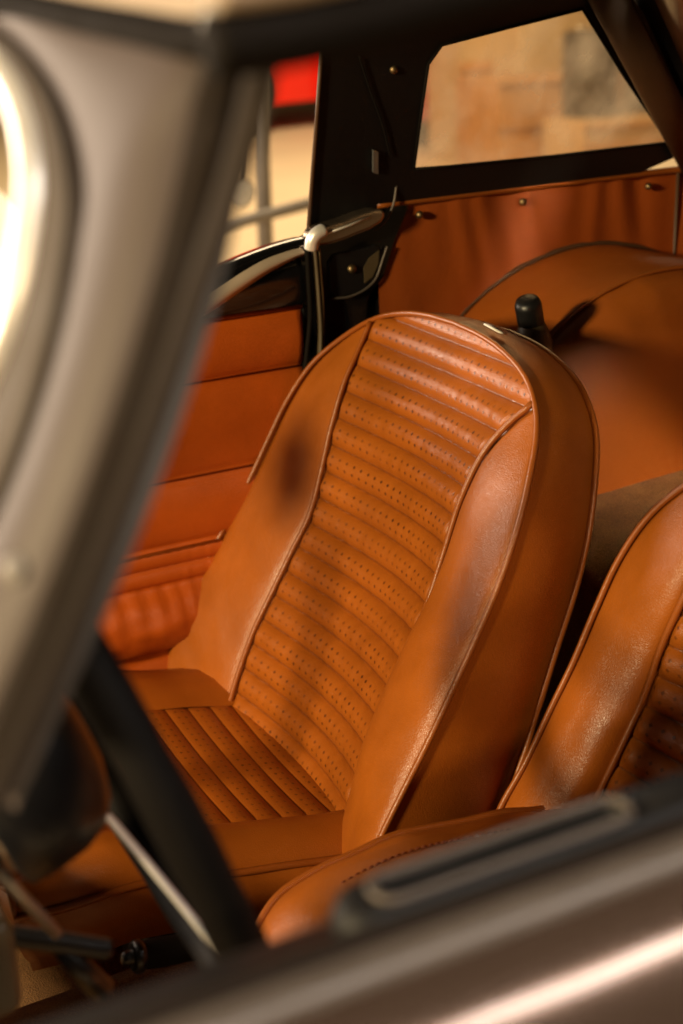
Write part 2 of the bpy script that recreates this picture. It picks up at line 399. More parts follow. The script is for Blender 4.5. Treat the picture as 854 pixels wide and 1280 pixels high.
    # --- cushion
    xb, ln, zb, tilt, hw, drop, nose = cush['xb'], cush['len'], cush['zb'], cush['tilt'], cush['hw'], cush['drop'], cush['nose']
    side = {1: hw, -1: cush.get('hwf', hw)}
    hi = .15
    def C(u, x_t, hgt=0.0):
        """u lateral, x_t 0 (back) .. 1 (front)"""
        x = xb - ln * x_t
        z = zb + tilt * ln * x_t + hgt
        ns = cush.get('ns', .72)
        if x_t > ns: z -= nose * ((x_t - ns) / (1 - ns)) ** 2
        return Vector((x, CY - mir * u, z))
    def hwt(tt, sg=1): return side[sg] - (.045 * ((tt - .8) / .2) ** 2.5 if tt > .8 else 0)
    tin = cush.get('tin', .66)
    us = [-1, -.97, -.93, -.86, -.78, -.71, -hi / hw, -.5, -.3, -.1, .1, .3, .5, hi / hw, .71, .78, .86, .93, .97, 1]
    ts = sorted(set([i / 30 * tin for i in range(31)] + [lerp(tin, 1, i / 18) for i in range(19)]))
    rows = []
    for tt in ts:
        row = []
        for s in us:
            a = abs(s); sg = 1 if s > 0 else -1
            if a <= hi / hw + 1e-6: u = s * hw if tt <= tin + 1e-6 else s * lerp(hw, hwt(tt, sg), .5)
            else: u = math.copysign(lerp(hi, hwt(tt, sg), (a - hi / hw) / (1 - hi / hw)), s)
            k = max(0, (a - hi / hw) / (1 - hi / hw))
            bol = cush.get('crown', .020) * math.sin(math.pi * min(1, k * 1.0)) ** .8 if a > hi / hw else 0
            edge = -.012 * k ** 4
            fr = max(0, (tt - tin) / (1 - tin)); fb = .012 * math.sin(math.pi * fr) if a <= hi / hw else .012 * math.sin(math.pi * fr) * (1 - k)
            p = C(u, tt, bol + edge + fb); p.z += cush.get('lump', .003) * nz(p, 16)
            row.append(p)
        rows.append(row)
    i0 = ts.index(tin) if tin in ts else 30
    mc = MB(); mc.grid(rows, skip=lambda i, j: i < i0 and 6 <= j < 13)
    # boxing down the sides and the front
    loop = [r[0] for r in rows] + [p for p in rows[-1][1:-1]] + [r[-1] for r in rows[::-1]]
    cc = Vector((xb - ln * .5, CY, 0))
    br = []
    for q in range(7):
        f = q / 6; rr = []
        for p in loop:
            o = Vector((p.x - cc.x, p.y - cc.y, 0)); o.normalize()
            pz = lerp(p.z, p.z - drop, f)
            rr.append(Vector((p.x, p.y, pz)) + o * (.010 * math.sin(math.pi * min(1, f * 1.2))) - o * .012 * f + o * .002 * nz(Vector((p.x, p.y, pz)), 25))
        br.append(rr)
    mc.grid(br)
    cu = mc.build('cushion', 'leather', t)
    MB().tube([p + Vector((0, 0, .001)) + Vector((p.x - cc.x, p.y - cc.y, 0)).normalized() * .002 for p in loop], .0042, 8).build('cushion_piping', 'piping', cu)
    rows = []; uvs = []; NV, NU = 220, 60
    for i in range(NV + 1):
        tt = tin * i / NV; row = []; ur = []
        for j in range(NU + 1):
            s = 2 * j / NU - 1; u = s * hi; ph = (tt * ln) / .031; fr = ph - math.floor(ph)
            ed = min(1, (1 - abs(s)) / .06)
            h = .0036 * max(0, math.sin(math.pi * fr)) ** .6 * (.4 + .6 * ed) - .001 - .007 * (1 - s * s)
            row.append(C(u, tt, h)); ur.append((u / .0145 + 100, ph + 100))
        rows.append(row); uvs.append(ur)
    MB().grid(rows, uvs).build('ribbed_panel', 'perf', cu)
    bz = min(p.z for p in br[-1])
    if 'stitch' in cush:
        stm = MB()
        for k in range(26):
            a = .30 + k * .018; q0_ = C(cush['stitch'], a, .0095); q1_ = C(cush['stitch'], a + .011, .0095)
            stm.tube([q0_, q0_.lerp(q1_, .5) + Vector((0, 0, .0012)), q1_], .0011, 6)
        stm.build('stitching', 'seam_dark', cu)
    MB().box((xb - ln + .14, CY - hw + .06, .16), (xb + .05, CY + hw - .04, bz + .03)).build('seat_base', 'black_vinyl', t, smooth=False, bevel=.01)
    return t
pas = make_seat('passenger_seat', 'whole tan leather bucket seat facing the camera, ribbed back fully in view', .66, 1.42, .33, 20, 1,
                dict(xb=.70, len=.47, zb=.312, tilt=.22, hw=.225, hwf=.29, drop=.075, nose=.055))
drv = make_seat('driver_seat', 'tan leather bucket seat cut off by the right edge, behind the steering wheel', .80, .82, .28, 14, -1,
                dict(xb=.80, len=.41, zb=.412, tilt=.14, hw=.245, drop=.085, nose=.085, ns=.5, crown=.006, lump=.006, stitch=.19), wide=.045)

# ------------------------------------------------------------------ floor carpet
mb = MB()
secs = [(.50, .14), (.93, .14), (.955, .15), (.97, .24), (.985, .265), (1.01, .275), (1.18, .275), (1.21, .265), (1.225, .24), (1.235, .15), (1.26, .14), (1.70, .14)]
xs = [-.3 + i * .1 for i in range(14)]
mb.grid([[Vector((x, y, z + .004 * nz((x, y, 0), 12))) for y, z in secs] for x in xs])
mb2 = MB()
sh = []
for i in range(40):
    y = .5 + i * 1.2 / 39
    pr = [(1.00, .14), (1.00, .46), (1.003, .51), (1.012, .535), (1.03, .55), (1.06, .558), (1.2, .565), (1.35, .57), (1.7, .58)]
    sh.append([Vector((x + .006 * nz((x, y * 2, z), 9), y, z + .005 * nz((x, y, 3), 11))) for x, z in pr])
car = thing('floor_carpet', 'tan pile carpet over the car floor, tunnel and shelf behind the seats', 'carpet', (.5, 1.1, .14))
mb.build('footwell_carpet', 'carpet', car)
mb2.grid(sh).build('shelf_carpet', 'carpet', car)

# ------------------------------------------------------------------ passenger door
pd = thing('passenger_door', 'far door with orange leather seams, gathered map pocket and black capping', 'car door', (.4, 1.74, .2))
YD = 1.72
seams = [.18, .36, .462, .486, .512, .606, .736, .816]
rows = []
for k in range(len(seams) - 1):
    z0, z1 = seams[k], seams[k + 1]; nn = 14
    for i in range(nn + (k == len(seams) - 2)):
        f = i / nn; z = lerp(z0, z1, f); hgt = z1 - z0
        row = []
        for j in range(121):
            x = -.05 + j * (.808 + .05) / 120
            d = .014 * min(1, hgt / .06) * (math.sin(math.pi * f) ** .6)
            if k == 2: d += .0011 * math.sin(x * 380 + 9 * nz((x, 0, 0), 9)) * math.sin(math.pi * f) + .006
            if k == 3: d += .0008 * math.sin(x * 380 + 9 * nz((x, 0, 0), 9)) * math.sin(math.pi * f) + .004
            if k == 1:
                d += .022 * math.sin(math.pi * min(1, f * 1.05)) ** .6 + .0026 * math.sin(x * 230 + 5 * nz((x, 0, 0), 8)) * f ** 2 + .007 * nz((x * 1.2, z * 3, 0), 14)
            if k in (4, 5, 6): d += .003 * nz((x, z, k), 9)
            if j == 120: d = 0
            row.append(Vector((x, YD - d, z)))
        rows.append(row)
panel = MB().grid(rows).build('door_panel', 'door_leather', pd)
MB().tube([Vector((x, YD - .006, .508)) for x in (-.05, .3, .805)], .003, 8).build('pocket_piping', 'piping', panel)
for zz in (.606, .736):
    MB().tube([Vector((x, YD - .0015, zz)) for x in (-.05, .3, .806)], .0016, 8).build('seam', 'seam_dark', panel)
MB().tube([Vector((x, YD - .004, .819)) for x in (-.05, .3, .806)], .0035, 8).build('panel_edge', 'piping', panel)
# capping: black padded top that rises to the rear
ztop = [(-.1, .845), (.5, .850), (.60, .852), (.656, .864), (.70, .882), (.745, .894), (.79, .903), (.83, .907)]
rows = []
for i in range(60):
    x = -.05 + i * .872 / 59; zt = interp(ztop, x)
    rows.append([Vector((x, YD - .004, .818)), Vector((x, YD - .010, .83)), Vector((x, YD - .008, lerp(.83, zt, .5))), Vector((x, YD - .002, zt - .012)), Vector((x, YD + .006, zt - .003)), Vector((x, YD + .02, zt)), Vector((x, YD + .045, zt - .004)), Vector((x, YD + .06, zt - .02)), Vector((x, YD + .065, .25))])
cap = MB().grid(rows).build('door_capping', 'black_paint', pd)
st = [(.58, .822), (.62, .826), (.656, .838), (.69, .852), (.72, .866), (.75, .879), (.78, .888), (.806, .893)]
rows = []
for i in range(40):
    x = .56 + i * .246 / 39; z = interp(st, x); wd = .0125 * math.sin(math.pi * (i + 4) / 46) ** .6
    rows.append([Vector((x, YD - .013 - .008 * math.sin(math.pi * k / 6), z + wd * (k / 3 - 1))) for k in range(7)])
MB().grid(rows).build('weather_strip', 'weather', pd)
MB().box((-.05, YD + .03, .2), (.815, YD + .062, .80)).build('outer_skin', 'paint', pd, smooth=False)

# ------------------------------------------------------------------ car body: rear trim, wheel arch, door post
body = thing('car_body', 'interior bodywork behind the seats: trim panel, wheel arch and black door post', 'car body', (1.2, 1.7, .5))
# rear side trim wrapping round the rear corner
def trim_path(s):
    """s metres along the rail from the post; returns x, y"""
    if s < .50: return .925 + s, 1.72
    r = .12; a = (s - .50) / r
    if a < math.pi / 2 * .9: return 1.425 + r * math.sin(a), 1.60 + r * math.cos(a)
    a0 = math.pi / 2 * .9; d = s - .5 - r * a0
    return 1.425 + r * math.sin(a0) + d * math.cos(a0), 1.60 + r * math.cos(a0) - d * math.sin(a0)
rows = []
for i in range(40):
    f = i / 39; row = []
    for j in range(160):
        s = j * 1.45 / 159; x, y = trim_path(s)
        z = lerp(.44, .938 - .0 * s, f)
        d = .006 * math.sin(math.pi * f) + .003 * nz((s * 1.0, z * .4, 5), 20)
        for sc, wd, am, sl in ((.13, .012, .005, .20), (.165, .012, .006, .25), (.20, .012, -.004, .3), (.245, .011, .006, .33), (.37, .012, .005, -.1), (.41, .013, .005, .12), (.445, .012, -.005, .12)):
            ss = s + sl * (z - .938); d += .8 * am * math.exp(-((ss - sc) / wd) ** 2) * min(1, f * 1.1) ** 2 * max(0, (z - .70) / .24)
        row.append(Vector((x, y - d, z)))
    rows.append(row)
trim = MB().grid(rows).build('rear_trim', 'trim', body)
MB().tube([Vector((*trim_path(j * 1.45 / 80), .941)) - Vector((0, .003, 0)) for j in range(81)], .005, 8).build('trim_rail', 'piping', trim)
for s in (.065, .235, .46):
    x, y = trim_path(s); c = Vector((x, y - .008, .922))
    MB().lathe([(0, .005), (.003, .0045), (.0045, .0025), (.0055, .001), (.0055, -.002)], c, (-.1, -1, .15), 14).build('snap_stud', 'brass', trim)
x, y = trim_path(.535)
MB().lathe([(0, .008), (.004, .0075), (.006, .004), (.0075, .001), (.0075, -.002)], Vector((x, y - .004, .962)), (-.3, -1, .15), 14).build('snap_stud', 'chrome', trim)
xs_, ys_ = trim_path(.517)
MB().tube([Vector((xs_, ys_ - .004, z)) for z in (.66, .8, .938)], .0028, 8).build('trim_seam', 'brown_vinyl', trim)
# wheel arch
cx, cz, RA = 1.275, .503, .338
rows = []
for i in range(61):
    a = R(200) - R(220) * i / 60
    row = []
    def ap(r, Y): return Vector((cx + r * math.cos(a), Y, cz + r * math.sin(a)))
    prof = [(RA, 1.735), (RA + .004, 1.70), (RA + .006, 1.65), (RA + .006, 1.60), (RA + .004, 1.56), (RA + .001, 1.53), (RA - .006, 1.508), (RA - .018, 1.492), (RA - .04, 1.480), (RA - .08, 1.470), (RA - .14, 1.464), (RA - .20, 1.466), (RA - .3, 1.47), (0.0, 1.47)]
    for r, Y in prof:
        p = ap(r, Y); k = .004 * nz(p, 8) + .002 * nz(p, 25) + .0022 * math.exp(-((Y - 1.51) / .05) ** 2) * nz((a * 14, Y * 3, 2), 1.6)
        row.append(ap(r + k, Y - k))
    rows.append(row)
arch = MB().grid(rows).build('wheel_arch', 'arch', body)
MB().tube([Vector((cx + (RA + .002) * math.cos(R(200) - R(220) * i / 60), 1.524, cz + (RA + .002) * math.sin(R(200) - R(220) * i / 60))) for i in range(61)], .0032, 8).build('arch_piping', 'piping', arch)
MB().tube([Vector((cx + (RA + .006) * math.cos(R(200) - R(220) * i / 60), 1.717, cz + (RA + .006) * math.sin(R(200) - R(220) * i / 60))) for i in range(61)], .004, 8).build('arch_edge', 'brown_vinyl', arch)
# black door post with latch plate
yp = 1.715
def pp(px, py, Y=yp): return atY(px, py, Y)
post = MB().prism([pp(*q) for q in ((386, 300), (420, 285), (470, 262), (510, 240), (512, 262), (496, 300), (482, 345), (462, 372), (460, 430), (445, 480), (380, 480), (376, 420), (380, 350))], (0, .035, 0)).build('door_post', 'black_paint', body, smooth=False, bevel=.004)
plate = MB().prism([pp(*q, yp - .004) for q in ((411, 328), (418, 318), (436, 314), (455, 311), (470, 306), (477, 312), (475, 330), (468, 350), (452, 364), (432, 371), (418, 372), (413, 360))], (0, .006, 0)).build('latch_plate', 'black_plastic', post, smooth=False, bevel=.002)
MB().lathe([(0, .005), (.004, .0045), (.0062, .002), (.0065, 0)], pp(440, 336, yp - .005), (0, -1, .1), 16).build('latch_screw', 'brass', post)
MB().tube(spline([pp(*q, yp - .006) for q in ((416, 373), (436, 371), (456, 362), (470, 348), (478, 326), (484, 308))]), .0016, 8).build('plate_edge', 'dark_moulding', post)
MB().prism([pp(*q, yp - .0055) for q in ((455, 335), (462, 322), (474, 313), (473, 330), (466, 346), (456, 354))], (0, .001, 0)).build('latch_recess', 'brownish', post, smooth=False)
# chrome capping piece on top of the post
MB().prism([pp(*q, 1.690) for q in ((389, 300), (392, 290), (401, 284), (430, 276), (452, 267), (468, 262), (480, 262), (483, 270), (478, 278), (464, 287), (432, 300), (410, 307), (396, 309))], (0, .030, 0)).build('post_capping', 'strip', post, smooth=False, bevel=.0055)
MB().tube(spline([pp(389, 312, 1.695), pp(391, 300, 1.692), pp(397, 292, 1.690), pp(408, 287, 1.690)]), [.006] + [.0095] * 20 + [.009, .008, .006, .004], 14).build('capping_end', 'bright_trim', post)
MB().tube([pp(408, 292, 1.687), pp(436, 282, 1.687), pp(462, 271, 1.688)], .0014, 8).build('capping_bead', 'bright_trim', post)
MB().prism([pp(*q, 1.722) for q in ((400, 288), (430, 278), (447, 267), (470, 262), (483, 262), (484, 280), (462, 292), (430, 302), (402, 306))], (0, .01, 0)).build('post_ledge', 'dull_chrome', post, smooth=False, bevel=.003)
MB().tube(spline([pp(392, 308, 1.703), pp(395, 340, 1.703), pp(398, 380, 1.703), pp(400, 420, 1.703), pp(398, 470, 1.703)]), .0062, 10, flat=.5).build('pinch_trim', 'brownish', post)
MB().tube(spline([pp(399, 310, 1.700), pp(401, 340, 1.70), pp(404, 380, 1.70), pp(404, 430, 1.70), pp(402, 470, 1.70)]), .0016, 8).build('trim_bead', 'brass', post)
MB().tube(spline([pp(384, 312, 1.70), pp(386, 350, 1.70), pp(388, 395, 1.70), pp(384, 440, 1.70), pp(380, 480, 1.70)]), .0036, 8).build('door_seal', 'rubber', post)
MB().tube(spline([pp(468, 288, 1.706), pp(482, 276, 1.706), pp(492, 255, 1.706), pp(496, 228, 1.706)]), .0017, 8).build('seal_edge', 'dark_moulding', post)
MB().prism([pp(*q, 1.722) for q in ((420, 430), (436, 405), (470, 380), (500, 300), (560, 290), (560, 520), (410, 520))], (0, .01, 0)).build('quarter_backing', 'black_vinyl', body, smooth=False)
# unseen dash ahead of the wheel, added to shade the lower seat
dp = [(.02, .30), (.035, .38), (.045, .47), (.048, .525), (.040, .545), (.02, .555), (-.10, .57), (-.25, .58)]
MB().grid([[Vector((x - .03 * math.sin(math.pi * (y - .5) / 1.2), y, z)) for x, z in dp] for y in [.53 + i * .06 for i in range(20)]]).build('shade_dashboard', 'black_vinyl', body)
# unseen mirror on a stem, added to cast shadows on the backrest
stem = MB().tube([Vector((.03, 1.235, .54)), Vector((.05, 1.24, .70)), Vector((.052, 1.29, .83))], .012, 12).build('shadow_mirror_stem', 'black_plastic', body)
MB().lathe([(0, .012), (.046, .010), (.055, .004), (.057, -.004), (.042, -.016), (0, -.022)], Vector((.062, 1.365, .862)), (.9, -.35, .05), 28).build('shadow_mirror', 'black_plastic', stem)
# outer quarter panel
MB().box((.86, 1.75, .2), (1.6, 1.78, .87)).build('quarter_panel', 'paint', body, smooth=False)
# seat belt reel on the front of the arch
belt = thing('belt_anchor', 'dark belt anchor with black cap standing behind the passenger backrest', 'seat belt', (1.04, 1.5, .75))
b0 = atY(668, 450, 1.49); b1 = atY(664, 404, 1.49); b2 = atY(659, 374, 1.482)
MB().tube(spline([b0 + Vector((0, .012, 0)), b0.lerp(b1, .5), b1]), [.031 - .0006 * k for k in range(9)] + [.0245, .0235, .0222, .021, .0198, .0186, .0174, .0162], 18).build('reel_body', 'brownish', belt)
MB().tube([b1.lerp(b2, -.1), b1.lerp(b2, .1), b1.lerp(b2, .75), b1.lerp(b2, .95), b2], [.016, .0175, .0175, .015, .008], 18).build('reel_cap', 'black_plastic', belt)
MB().tube([b1.lerp(b2, -.22), b1.lerp(b2, -.1)], .0178, 18).build('reel_collar', 'brass', belt)

# ------------------------------------------------------------------ soft top
hood = thing('soft_top', 'black folding roof overhead with clear vinyl rear windows and dark rails', 'soft top', (.9, 1.2, 1.2))
PN = Vector((0, 1, .36)).normalized(); P0 = Vector((0, 1.712, .945))
def hp(px, py, off=0.0): return on(px, py, P0 + PN * off, PN)
inn = [hp(*q) for q in ((517, 212), (545, 62), (733, 12), (834, 180))]
inn = [hp(517, 211), hp(527, 135), hp(535, 80), hp(552, 56), hp(640, 33), hp(728, 11), hp(780, 95), hp(834, 178), hp(690, 195), hp(560, 208)]
outr = [hp(384, 296), hp(392, 190), hp(403, 70), hp(404, 10), hp(620, -60), hp(742, -70), hp(850, 80), hp(905, 170), hp(800, 216), hp(504, 252)]
mb = MB(); mb.grid([outr + [outr[0]], inn + [inn[0]]])
mb.grid([[p + PN * .004 for p in outr + [outr[0]]], [p + PN * .004 for p in inn + [inn[0]]]])
side = mb.build('side_panel', 'black_vinyl', hood, smooth=False)
MB().poly([p + PN * .002 for p in inn]).build('quarter_window', 'clear_vinyl', hood, smooth=False)
MB().tube([p - PN * .001 for p in inn + [inn[0]]], .0022, 8).build('window_welt', 'rubber', side)
MB().tube(spline([hp(449, 70, -.003), hp(462, 110, -.003), hp(478, 155, -.003), hp(488, 195, -.003)]), .0012, 6).build('side_seam', 'rubber', side)
MB().lathe([(0, .005), (.004, .0045), (.0055, .001), (.0055, -.002)], hp(492, 87), -PN, 14).build('snap_stud', 'brass', side)
MB().prism([hp(*q, -.006) for q in ((467, 188), (473, 190), (473, 218), (467, 216))], PN * .004).build('strap_end', 'grey_metal', side, smooth=False)
MB().tube([hp(402, 60, -.002), hp(396, 150, -.002), hp(389, 240, -.002), hp(385, 298, -.002)], .0028, 8).build('edge_binding', 'brown_vinyl', side)
# rear rail between quarter window and rear window
ba, bb_ = hp(752, -20, -.012), hp(880, 222, -.012)
MB().tube([ba, ba.lerp(bb_, .5), bb_], .026, 14, flat=.35, updir=PN).build('hood_bow', 'brown_vinyl', hood)
# rear plane with the rear window
q0 = hp(770, -60); q1 = hp(870, 160)
rp = [q0, q1]; wY = .5
lx = q1 - q0
def rpt(a, y): p = q0 + lx * a; return Vector((p.x + .12 * math.sin(math.pi * (1.65 - y) / 1.1), p.y - (1.65 - y), p.z))
rows = []; rw = []
frame = [(-.3, 1.66), (0.0, 1.60)]
A = [-.1, .02, .88, 1.2]; Yc = [1.66, 1.625, 1.5, 1.3, 1.1, .9, .7, .6, .55]
mb = MB(); mb.grid([[rpt(a, y) for y in Yc] for a in A], skip=lambda i, j: i == 1 and 1 <= j < 7)
mb.build('rear_panel', 'black_vinyl', hood)
MB().grid([[rpt(a, y) for y in Yc[1:8]] for a in (.02, .88)]).build('rear_window', 'clear_vinyl', hood)
# roof skin
xr = q0.x; rows = []
for i in range(9):
    x = lerp(.235, xr + .01, i / 8); row = []
    for j in range(13):
        y = lerp(.475, 1.66, j / 12); row.append(Vector((x, y, 1.243 + .05 * math.sin(math.pi * j / 12) ** .6 - .02 * (i / 8) ** 3)))
    rows.append(row)
mb = MB(); mb.grid(rows); mb.grid([[p + Vector((0, 0, .004)) for p in r] for r in rows]); mb.build('roof_skin', 'black_vinyl', hood)
# far side rail
MB().tube([Vector((.2, 1.66, 1.205)), Vector((.6, 1.66, 1.225)), Vector((1.2, 1.64, 1.215))], .02, 10).build('far_rail', 'brown_vinyl', hood)
# near side rail: dark rubber with pale outer strip
nr = [Vector((.195, .480, 1.2245)), Vector((.24, .478, 1.2285)), Vector((.36, .478, 1.2475)), Vector((.6, .478, 1.265)), Vector((1.1, .478, 1.235))]
MB().tube(spline(nr, 6), .0115, 14).build('near_rail', 'rubber', hood)
MB().tube(spline([p + Vector((0, -.006, .017)) for p in nr], 6), .006, 10).build('rail_strip', 'hood_out', hood)

# ------------------------------------------------------------------ windscreen frame
ws = thing('windscreen', 'pale windscreen surround in the left foreground with chrome glass trim', 'windscreen', (.1, .6, .95))
WD = Vector((.124, 0, .247)).normalized(); WQ = Vector((-.22, .975, 0)).normalized(); WN = WD.cross(WQ).normalized()
if WN.x > 0: WN = -WN            # faces forward, out of the car
W0 = Vector((.166, .48, 1.102))
def wp(px, py, off=0.0): return on(px, py, W0 + WN * off, WN)
def wl(a, b, off=0.0): return W0 + WD * a + WQ * b + WN * off
# glass opening: rounded corner from the trim centre line
tr = spline([wp(-260, 20), wp(-120, 45), wp(-20, 66), wp(32, 122), wp(54, 212), wp(48, 302), wp(24, 404), wp(-28, 524), wp(-130, 720), wp(-230, 930)], 10)
gr = spline([wp(-260, -40), wp(-120, -12), wp(0, 40), wp(72, 120), wp(103, 230), wp(98, 330), wp(74, 450), wp(28, 590), wp(-50, 760), wp(-150, 960)], 10)
eo = spline([wp(-260, -130), wp(-120, -60), wp(0, -18), wp(130, 12), wp(262, 40), wp(236, 170), wp(196, 350), wp(130, 560), wp(52, 760), wp(-60, 1010)], 10)
def bulge(a, b, h, n):
    rows = []
    for k in range(n + 1):
        f = k / n; rows.append([p.lerp(q, f) + WN * (h * math.sin(math.pi * f) ** .6) for p, q in zip(a, b)])
    return rows
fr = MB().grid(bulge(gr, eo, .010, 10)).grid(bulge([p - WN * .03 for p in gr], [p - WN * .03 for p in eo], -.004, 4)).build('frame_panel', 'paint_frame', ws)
MB().grid(bulge(tr, gr, .006, 8)).build('glass_seal', 'glass_rubber', ws, label='taupe rubber seal round the glass')
MB().tube([p + WN * .006 for p in gr], .0024, 8).build('seal_lip', 'lip', ws)
MB().tube([p + WN * .004 for p in tr], .0085, 14, flat=.8).build('glass_trim', 'bright_trim', ws)
gl = MB(); pl_ = [p for p in tr]; cpt = wl(-.1, 1.15)
gp = [wl(-.2, 1.05), wl(.13, 1.05)]
gl.poly(pl_[::4] + [wl(-.25, .3), wl(-.25, 1.05), wl(.15, 1.05)]).build('glass', 'glass', ws, smooth=False)
# door-side seals on the back of the pillar: three ribs
def strip(a, b, mat, name, h, off):
    A_ = spline([wp(*q, off) for q in a], 8); B_ = spline([wp(*q, off) for q in b], 8)
    MB().grid(bulge(A_, B_, h, 6)).build(name, mat, ws)
strip([(262, 40), (236, 170), (196, 350), (130, 560), (52, 760), (-60, 1010)], [(300, 55), (276, 170), (228, 350), (168, 540), (84, 760), (-20, 1010)], 'seal', 'pillar_seal', .006, -.004)
strip([(300, 55), (276, 170), (228, 350), (168, 540), (84, 760), (-20, 1010)], [(318, 60), (298, 170), (246, 350), (186, 540), (100, 770), (-4, 1010)], 'rubber', 'seal_groove', -.006, -.008)
strip([(318, 60), (298, 170), (246, 350), (186, 540), (100, 770), (-4, 1010)], [(352, 70), (323, 190), (264, 360), (202, 540), (112, 770), (8, 1010)], 'lip', 'pillar_seal', .008, -.010)
# seal along the header and the fastener
MB().tube(spline([wp(-260, -110, .004), wp(-60, -15, .004), wp(60, 18, .004), wp(170, 38, .004), wp(240, 50, .004), wp(300, 40, .004)]), .0085, 12).build('header_seal', 'rubber', ws)
fc = wp(284, 34, .010)
MB().lathe([(0, .011), (.005, .0105), (.009, .007), (.0105, .002), (.009, -.004)], fc, Vector((-.4, -.9, .2)), 18).build('frame_fastener', 'bright_trim', ws)
MB().grid([[wp(-260, -110, -.006), wp(-60, -15, -.006), wp(100, 15, -.006), wp(280, 30, -.006)], [wp(-260, -300, -.03), wp(-60, -210, -.03), wp(100, -180, -.03), wp(280, -170, -.03)]]).build('header_panel', 'hood_out', ws)
MB().lathe([(0, .004), (.004, .0035), (.006, 0)], wp(18, 712, .009), WN, 14).build('frame_screw', 'grey', ws)

# ------------------------------------------------------------------ driver door
dd = thing('driver_door', 'near door in the blurred foreground with black pull and beige metallic skin', 'car door', (.3, .40, .5))
def ext(prof, x0, x1, name, mat, parent, n=2, **k):
    rows = [[Vector((lerp(x0, x1, i / n), y, z)) for y, z in prof] for i in range(n + 1)]
    return MB().grid(rows).build(name, mat, parent, **k)
ext([(.392, .884), (.382, .884), (.374, .882), (.366, .878), (.358, .872), (.350, .863), (.342, .850), (.334, .833), (.326, .81), (.318, .78), (.312, .74), (.308, .68), (.306, .5), (.310, .25)], -.15, .95, 'door_skin', 'paint', dd)
ext([(.412, .8835), (.410, .8885), (.405, .8905), (.399, .8895), (.393, .886), (.392, .882)], -.15, .95, 'sill_moulding', 'dark_moulding', dd)
ext([(.426, .880), (.424, .8855), (.419, .887), (.414, .8855), (.412, .881)], -.15, .95, 'sill_rubber', 'seal', dd)
cap2 = ext([(.478, .60), (.476, .82), (.475, .845), (.470, .857), (.460, .864), (.445, .870), (.426, .882)], -.15, .95, 'door_capping', 'black_vinyl', dd)
# black pull with a long slot
pc = [Vector((x, .440, .881)) for x in (.196, .42)]
def stad(x0, x1, yc, hw, z, n=14):
    pts = []
    for k in range(n + 1): a = math.pi / 2 + math.pi * k / n; pts.append(Vector((x0 + hw + hw * math.cos(a), yc + hw * math.sin(a), z)))
    for k in range(n + 1): a = -math.pi / 2 + math.pi * k / n; pts.append(Vector((x1 - hw + hw * math.cos(a), yc + hw * math.sin(a), z)))
    return pts
def loops(levels):
    rows = [lv + [lv[0]] for lv in levels]; return MB().grid(rows)
pull = loops([stad(.212, .43, .450, .017, .856), stad(.213, .429, .450, .0165, .868), stad(.216, .426, .450, .0150, .876), stad(.222, .420, .450, .012, .879), stad(.234, .366, .451, .0082, .878), stad(.2352, .3648, .451, .007, .872), stad(.237, .363, .451, .0055, .862), stad(.241, .358, .451, .001, .861)]).build('door_pull', 'pull_black', dd)
MB().ring(stad(.2325, .3675, .451, .0093, .8792), .0019, 8).build('slot_rim', 'dark_moulding', pull)

# ------------------------------------------------------------------ steering wheel and column
sw = thing('steering_wheel', 'black rimmed steering wheel with silver spokes in the left foreground', 'steering wheel', (.245, .82, .74))
SC = Vector((.216, .82, .790)); SU = Vector((-.315, 0, .949)).normalized(); SY = Vector((0, 1, 0)); SN = SU.cross(SY); 
if SN.x < 0: SN = -SN
RR = .215
def wr(a, r=RR, off=0): return SC + (SU * math.cos(a) + SY * math.sin(a)) * r + SN * off
MB().ring([wr(2 * math.pi * k / 96) for k in range(96)], [.0148 + .0010 * (abs(math.sin(k * math.pi / 6)) - .5) for k in range(96)], 14).build('rim', 'rim_black', sw)
for a in (R(-152), R(-28), R(90)):
    d = (SU * math.cos(a) + SY * math.sin(a)); sd = d.cross(SN)
    rows = []
    for i in range(13):
        f = i / 12; c = SC + d * lerp(.06, RR - .004, f) - SN * (.022 * (1 - f) ** 1.3 + .0); w = lerp(.015, .012, f)
        rows.append([c + sd * w + SN * .0012, c + sd * w * .7 + SN * .003, c + SN * .0034, c - sd * w * .7 + SN * .003, c - sd * w + SN * .0012, c - sd * w - SN * .0012, c - SN * .002, c + sd * w - SN * .0012])
    MB().grid(rows, closed=True).build('spoke', 'bright_trim', sw)
MB().lathe([(0, -.004), (.028, -.006), (.052, -.013), (.066, -.025), (.073, -.042), (.075, -.06), (.074, -.082), (.066, -.086), (0, -.087)], SC, SN, 40).build('hub', 'hub_black', sw)
sc = thing('steering_column', 'dark steering column cowl with stalks behind the wheel, lower left corner', 'steering column', SC - SN * .3)
MB().lathe([(0, -.088), (.050, -.090), (.056, -.096), (.058, -.11), (.058, -.15), (.062, -.16), (.064, -.2), (.064, -.34)], SC, SN, 32).build('column_cowl', 'black_plastic', sc)
for h in (-.156, -.087):
    MB().ring([SC + SN * h + (SU * math.cos(k * math.pi / 16) + SY * math.sin(k * math.pi / 16)) * (.060 if h < -.1 else .0585) for k in range(32)], .003, 8).build('cowl_ring', 'dull_chrome', sc)
MB().tube([atY(-60, 1030, .80), atY(5, 1096, .80), atY(72, 1168, .80)], [.005, .0045, .004], 10).build('indicator_stalk', 'grey_metal', sc)
MB().tube(spline([atY(-80, 1150, .83), atY(0, 1168, .83), atY(70, 1177, .83), atY(135, 1187, .83)]), .008, 10).build('dip_stalk', 'black_plastic', sc)
MB().tube([atY(70, 1180, .83), atY(100, 1210, .83), atY(128, 1238, .83)], [.006, .009, .010], 10).build('stalk_knob', 'black_plastic', sc)
k0 = atY(-60, 1160, .80); k1 = atY(36, 1270, .80)
